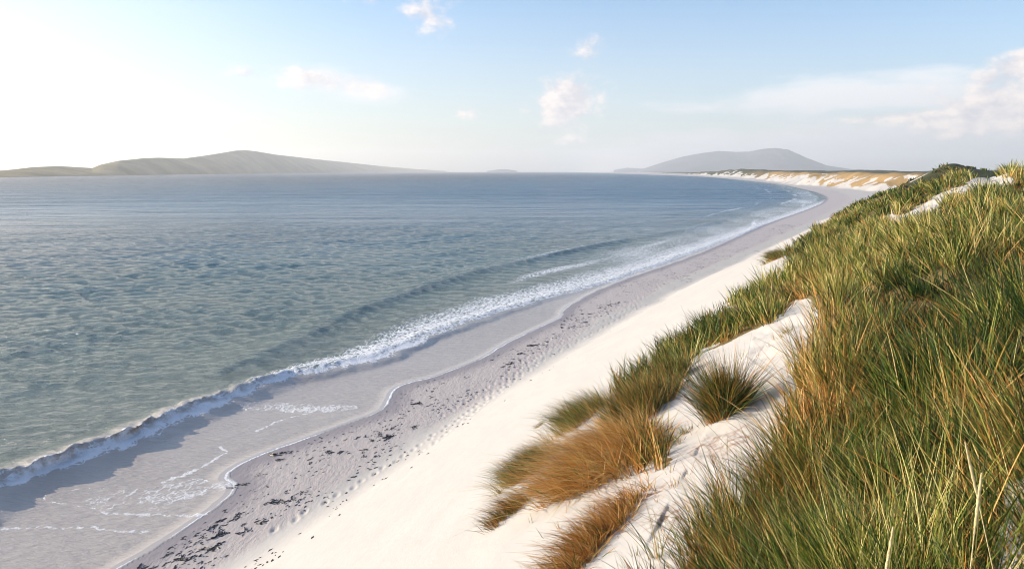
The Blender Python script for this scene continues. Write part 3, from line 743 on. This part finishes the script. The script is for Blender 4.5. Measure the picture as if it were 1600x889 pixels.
named = [((378, 757), .42, 'dark seaweed piece touching the tip of the foam tongue'), ((362, 762), .32, 'small dark seaweed piece lying in the wet film by the foam tip'),
         ((432, 710), .48, 'largest black seaweed clump at the notch of the water edge'), ((440, 718), .3, 'seaweed piece just below the clump at the water edge notch'),
         ((406, 742), .36, 'dark seaweed piece nearest the water between foam tip and notch'), ((650, 631), .5, 'isolated long seaweed piece on smooth damp sand'),
         ((605, 684), .55, 'long seaweed streak above the middle of the wrack line'), ((326, 858), .5, 'dark seaweed clump near the bottom edge of the strand')]
k = 0
used_p = []
def put_weed(p, s, rz, label, group):
    global k
    src = protos[k % 7]
    o = src if k < 7 else src.copy()
    if k >= 7: COL.objects.link(o)
    o.location = (p[0], p[1], p[2] - .004); o.rotation_euler = (0, 0, rz); o.scale = (s, s, s * rng.uniform(1.1, 1.9))
    tag(o, label, 'seaweed', group); k += 1
for (q, s, lb) in named:
    put_weed(place(*q), s, R(66) + rng.normal(0, .3) if q[0] > 600 else rng.uniform(-.4, .5), lb, 'seaweed clumps on the strand')
cnt = 0
while cnt < 120:
    t = rng.uniform(0, 1) ** 1.3
    y0 = 21 + 48 * t
    i = np.argmin(np.abs(WRACK[:, 1] - y0)); wx, wy = WRACK[i]
    off_ = -rng.gamma(2.0, 1.0) - .3
    x = wx + (y0 - wy) * .45 + off_ * .9; y = y0
    dd, _ = sdist(np.array([x]), np.array([y]), SWASH); d2, _ = sdist(np.array([x]), np.array([y]), WRACK)
    if dd[0] < .4 or d2[0] > -.2 or vnoise(np.array([x / 2.5]), np.array([y / 4]), 5)[0] < -.12: continue
    put_weed((x, y, height(x, y)[0]), rng.uniform(.12, .32) * (1 if rng.random() < .8 else 1.7), R(60) + rng.normal(0, .5), 'small dark scrap of seaweed among many on the damp strand', 'seaweed scraps on the strand')
    cnt += 1
# countless crumbs of wrack
N = 5200
yy = 20 + 150 * rng.uniform(0, 1, N) ** 1.9
wi = np.interp(yy, WRACK[:, 1][:25], WRACK[:, 0][:25])
xx = wi - rng.gamma(1.7, 1.1, N) * (1 + yy / 90) + .3
dd, _ = sdist(xx, yy, SWASH)
xx[::6] = wi[::6] + rng.normal(.6, .9, len(xx[::6])) * (1 + yy[::6] / 60)
ok = (dd > .25) & (fbm(xx / 1.2, yy / 2.6, 6, 3) > -.05)
xx, yy = xx[ok], yy[ok]; N = len(xx); zz_ = height(xx, yy)
dirs = R(66) + rng.normal(0, .5, N); ln = rng.uniform(.022, .10, N) * (1 + yy / 70); wd = ln * rng.uniform(.25, .5, N)
cxs = np.stack([xx, yy, zz_], 1); ux = np.stack([np.cos(dirs), np.sin(dirs), 0 * dirs], 1); vx = np.stack([-np.sin(dirs), np.cos(dirs), 0 * dirs], 1)
up = np.array([0, 0, 1.0])
pts = np.stack([cxs - ux * ln[:, None], cxs + vx * wd[:, None], cxs + ux * ln[:, None], cxs - vx * wd[:, None], cxs + up * (.012 + .25 * wd[:, None])], 1).reshape(-1, 3)
b0 = np.arange(N) * 5
fc = np.concatenate([np.stack([b0 + i, b0 + (i + 1) % 4, b0 + 4], 1) for i in range(4)])
tag(mesh_np('wrack_crumbs', pts, fc, M_WEED, smooth=False), 'fine dark crumbs of wrack scattered over the damp strand', kind='stuff')

# dead roots and stalks lying on the sand of the hollow
def stalks(name, spots, n_, L, rad_, label):
    P_, D_, B_, Ls, Ws = [], [], [], [], []
    for (qx, qy, s) in spots:
        p = place(qx, qy)
        for _ in range(n_):
            x, y = p[0] + rng.normal(0, s), p[1] + rng.normal(0, s * .5); a = rng.normal(.25, .7)
            P_.append((x, y, height(x, y)[0] + .004)); D_.append((math.cos(a), math.sin(a), rng.uniform(0, .12))); B_.append((rng.normal(0, .2), rng.normal(0, .2), -.05)); Ls.append(rng.uniform(.4, 1.2) * L); Ws.append(rad_)
    n2 = len(P_)
    return tag(blades(name, np.array(P_), np.array(Ls), np.array(Ws), np.array(D_), np.array(B_), np.full(n2, .9), np.full(n2, .12), 4), label, kind='stuff')
stalks('dead_grass_litter', [(1150, 690, .18), (1115, 688, .15), (1180, 670, .12), (1010, 778, .14), (1050, 790, .16), (960, 790, .15), (1130, 655, .12), (1210, 520, .2), (1000, 730, .15)], 26, .16, .005, 'rusty dead stalks strewn on the sand of the hollow')

# ------------------------------------------------------------------ hills across the water
def hill_mat(name, c1, c2, c3, sc_):
    m, nt, b, out = mat(name); g = G(nt); P = g.pos()
    n1 = g.noise(P, sc_, 8, .68); 
    nt.links.new(g.ramp(n1, [(.35, c1), (.5, c2), (.66, c3)]), b.inputs['Base Color']); b.inputs['Roughness'].default_value = 1
    b.inputs['Specular IOR Level'].default_value = 0
    nt.links.new(g.bump(g.noise(P, sc_ * 3, 7, .7), 1.0, 7), b.inputs['Normal'])
    return m
M_H1 = hill_mat('moor_hill', (.13, .115, .06), (.22, .18, .10), (.33, .27, .16), .006)  # moor colours warmed to stand in for the golden haze glow
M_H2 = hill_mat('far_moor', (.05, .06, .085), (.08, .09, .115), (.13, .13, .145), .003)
def ridge(name, shore, crest, thick, m, label, seed, rough, nx=420):
    """shore: [(px, distance)], crest: [(px, py)]: relief that rises from a shoreline to a crest line and falls behind it"""
    pxs = np.linspace(crest[0][0], crest[-1][0], nx)
    D0 = np.exp(np.interp(pxs, [a for a, _ in shore], np.log([b for _, b in shore])))
    cy = np.interp(pxs, [a for a, _ in crest], [b for _, b in crest])
    az = np.arctan((pxs - 800) / F / math.cos(PITCH))
    kk = np.array([-.05, 0, .06, .14, .24, .36, .48, .60, .72, .84, .93, 1.0, 1.1, 1.3, 1.6, 2.0])
    kk = np.interp(np.linspace(0, 15, 61), np.arange(16), kk)
    tl = thick * D0
    Dc = D0 + tl
    fwd = np.cos(az)
    zc = H + (268.6 - cy) / F * Dc * fwd * 1.0
    zc = np.maximum(zc, 1)
    DD = D0[None] + tl[None] * kk[:, None]
    x = DD * np.sin(az)[None]; y = DD * np.cos(az)[None]
    s = np.where(kk < 1, np.clip(kk, 0, 1) ** .8, 1 - sstep(1, 2, kk))[:, None]
    nz = fbm(x / (thick * D0.mean() * .5), y / (thick * D0.mean() * .5), seed, 6, .55)
    gully = fbm(az[None] * 60 + nz, kk[:, None] * 1.4 + 0 * x, seed + 5, 4)
    z = zc[None] * s * (1 + (rough * nz + rough * .8 * gully) * (1 - np.abs(np.clip(kk, 0, 2) - 1)[:, None] ** .5 * 0 ) * np.where(np.abs(kk - 1) < .02, .0, 1)[:, None] * sstep(0, .35, np.abs(kk - 1))[:, None])
    z = z + (kk[:, None] < .01) * -2 
    co_ = np.stack([x, y, z], -1).reshape(-1, 3); a_ = (np.arange(len(kk) - 1)[:, None] * nx + np.arange(nx - 1)).ravel()
    return tag(mesh_np(name, co_, np.stack([a_, a_ + 1, a_ + nx + 1, a_ + nx], 1), m), label, kind='structure')
ridge('island_hill', [(-420, 1350), (0, 1750), (200, 2350), (400, 3900), (500, 5200), (600, 7200), (700, 8800)],
      [(-420, 268), (-200, 266), (0, 269.5), (40, 266), (70, 262.5), (110, 261), (160, 264), (172, 259), (200, 253), (240, 249), (262, 248.2), (300, 249.5), (340, 244), (380, 237.5), (395, 236.8), (410, 238.5), (440, 243.5), (500, 250.5), (540, 254.5), (600, 261), (650, 265.2), (700, 268.4)],
      .16, M_H1, 'long low hill island across the sound on the left', 400, .05)
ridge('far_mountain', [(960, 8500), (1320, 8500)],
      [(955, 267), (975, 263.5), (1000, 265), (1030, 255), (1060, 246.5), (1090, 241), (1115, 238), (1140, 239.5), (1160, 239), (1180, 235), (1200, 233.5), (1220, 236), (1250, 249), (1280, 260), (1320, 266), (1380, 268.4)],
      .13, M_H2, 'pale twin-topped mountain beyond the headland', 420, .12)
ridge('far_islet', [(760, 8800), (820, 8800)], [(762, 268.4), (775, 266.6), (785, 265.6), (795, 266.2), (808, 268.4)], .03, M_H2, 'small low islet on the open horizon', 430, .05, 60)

# ------------------------------------------------------------------ haze
def boxmesh(name, lo, hi, m):
    v = [(x, y, z) for x in (lo[0], hi[0]) for y in (lo[1], hi[1]) for z in (lo[2], hi[2])]
    f = [(0, 1, 3, 2), (4, 6, 7, 5), (0, 4, 5, 1), (2, 3, 7, 6), (0, 2, 6, 4), (1, 5, 7, 3)]
    return mesh_np(name, np.array(v, float), np.array(f), m, smooth=False)
hm = bpy.data.materials.new('sea_haze'); hm.use_nodes = True; nt = hm.node_tree; nt.nodes.clear()
ho = nt.nodes.new('ShaderNodeOutputMaterial'); pv = nt.nodes.new('ShaderNodeVolumePrincipled')
pv.inputs['Color'].default_value = (.985, .985, 1, 1); pv.inputs['Density'].default_value = 1.25e-4; pv.inputs['Anisotropy'].default_value = .35
nt.links.new(pv.outputs[0], ho.inputs['Volume'])
HAZE = tag(boxmesh('haze', (-11500, -400, -4), (11500, 11500, 310), hm), 'thin sea haze over the whole coast', kind='stuff')

# ------------------------------------------------------------------ sky
w = bpy.data.worlds.new('World'); sc.world = w; w.use_nodes = True; nt = w.node_tree; nt.nodes.clear(); g = G(nt)
wo = nt.nodes.new('ShaderNodeOutputWorld'); bg = nt.nodes.new('ShaderNodeBackground'); nt.links.new(bg.outputs[0], wo.inputs[0])
sky = nt.nodes.new('ShaderNodeTexSky'); sky.sky_type = 'NISHITA'; sky.sun_disc = False
sky.sun_elevation = SUN_EL; sky.sun_rotation = SUN_AZ; sky.air_density = 1.0; sky.dust_density = 1.2; sky.ozone_density = 1.6
tcn = nt.nodes.new('ShaderNodeTexCoord').outputs['Generated']
sep = nt.nodes.new('ShaderNodeSeparateXYZ'); nt.links.new(tcn, sep.inputs[0])
az_ = g.m('ARCTAN2', sep.outputs[0], sep.outputs[1]); el_ = g.m('ARCSINE', sep.outputs[2])
def dirpx(px, py):
    x, y, z = ray(px, py); return math.atan2(x, y), math.atan2(z, math.hypot(x, y))
def blob(px, py, sx, sy, amp, flat=1.0):
    a, e = dirpx(px, py)
    u = g.m('DIVIDE', g.m('SUBTRACT', az_, a), sx / F); v = g.m('DIVIDE', g.m('SUBTRACT', el_, e), sy / F)
    d2 = g.m('ADD', g.m('MULTIPLY', u, u), g.m('MULTIPLY', v, v))
    return g.m('MULTIPLY', g.m('EXPONENT', g.m('MULTIPLY', d2, -1.0)), amp)
def addall(L):
    s = L[0]
    for q in L[1:]: s = g.m('ADD', s, q)
    return s
cx = nt.nodes.new('ShaderNodeCombineXYZ'); nt.links.new(az_, cx.inputs[0]); nt.links.new(g.m('MULTIPLY', el_, 1.5), cx.inputs[1])
puffv = cx.outputs[0]
cs_ = nt.nodes.new('ShaderNodeCombineXYZ'); nt.links.new(az_, cs_.inputs[0]); nt.links.new(g.m('MULTIPLY', el_, 4.0), cs_.inputs[1])
streakv = cs_.outputs[0]
puff = g.noise(puffv, 24, 8, .58); puff2 = g.noise(g.v('ADD', puffv, (-.012, .008, 0)), 24, 6, .56)
cum = addall([blob(880, 165, 48, 36, .5), blob(915, 150, 36, 22, .3), blob(1585, 160, 85, 34, .5), blob(1500, 190, 60, 16, .3), blob(1600, 105, 45, 18, .42), blob(1410, 182, 60, 10, .36), blob(1350, 186, 40, 7, .25),
              blob(670, 20, 42, 30, .26), blob(570, 0, 40, 12, .26), blob(870, 222, 34, 8, .25), blob(925, 75, 34, 16, .26), blob(455, 122, 75, 20, .26), blob(560, 135, 60, 16, .26), blob(720, 178, 30, 12, .22)])
cumd = g.rng(g.m('ADD', cum, g.m('MULTIPLY', g.m('SUBTRACT', puff, .5), 1.5)), .06, .46, smooth=True)
cumd = g.m('MULTIPLY', cumd, g.rng(cum, .03, .13))
streak = g.noise(streakv, 9, 7, .6)
strat = addall([blob(1330, 150, 190, 24, .75), blob(1450, 112, 60, 10, .3), blob(1080, 170, 70, 10, .22), blob(1400, 225, 330, 32, .60), blob(480, 125, 100, 28, .40), blob(590, 148, 50, 16, .38), blob(720, 180, 50, 14, .16),
                blob(300, 195, 160, 20, .22), blob(1120, 235, 200, 26, .26)])
strd = g.rng(g.m('ADD', strat, g.m('MULTIPLY', g.m('SUBTRACT', streak, .5), 1.0)), .12, .62, smooth=True)
strd = g.m('MULTIPLY', strd, g.rng(strat, .02, .12))
K = 9.6   # cloud radiance on the scale of the sky texture
lit = g.rng(g.m('SUBTRACT', puff, puff2), -.10, .12)
hi = g.rng(el_, dirpx(800, 240)[1], dirpx(800, 120)[1])
cumc = g.mix(lit, (K * .47, K * .455, K * .49), (K * .70, K * .63, K * .595))
strc = g.mix(hi, (K * .50, K * .50, K * .54), (K * .66, K * .655, K * .66))
# thin bright veil round the sun
SD = tuple(SUN)
ct = g.v('DOT_PRODUCT', g.v('NORMALIZE', tcn), SD)
veil = g.m('MULTIPLY', g.rng(ct, .38, .94, 0, 1, smooth=True), g.rng(el_, .04, .26, .95, .50))
lowv = g.rng(el_, 0, .30, 1, .0, smooth=True)
skc = g.v('MULTIPLY', sky.outputs[0], (.98, 1.22, 1.48))
skc = g.mix(g.m('MULTIPLY', lowv, .55), skc, g.mix(g.rng(az_, -.6, .4), (K * .64, K * .58, K * .48), (K * .52, K * .525, K * .56)))
skc = g.mix(g.m('MULTIPLY', veil, .95), skc, g.mix(g.rng(el_, -.01, .16), (K * .64, K * .565, K * .42), (K * .635, K * .635, K * .635)))
skc = g.mix(g.m('MULTIPLY', strd, .8), skc, strc)
skc = g.mix(g.m('MULTIPLY', cumd, .9), skc, cumc)
nt.links.new(skc, bg.inputs[0]); bg.inputs[1].default_value = .10

sl = bpy.data.lights.new('sun', 'SUN'); sl.energy = 5.0; sl.angle = R(.6); sl.color = (1.0, .875, .70)
so = bpy.data.objects.new('sun', sl); COL.objects.link(so)
from mathutils import Vector
so.rotation_euler = Vector(SUN).to_track_quat('Z', 'Y').to_euler()

cam = bpy.data.cameras.new('camera'); cam.sensor_width = 36; cam.lens = 36 * F / 1600; cam.clip_start = .05; cam.clip_end = 60000
co_ = bpy.data.objects.new('camera', cam); COL.objects.link(co_); co_.location = (0, 0, H); co_.rotation_euler = (math.pi / 2 - PITCH, 0, 0)
sc.camera = co_
sc.view_settings.view_transform = 'Standard'; sc.view_settings.look = 'None'; sc.view_settings.gamma = 1; sc.view_settings.exposure = .78
sc.cycles.filter_width = 1.0; sc.cycles.max_bounces = 5; sc.cycles.transparent_max_bounces = 4; sc.cycles.volume_bounces = 1; sc.cycles.use_denoising = True
print('done', round(time.time() - T0, 1))
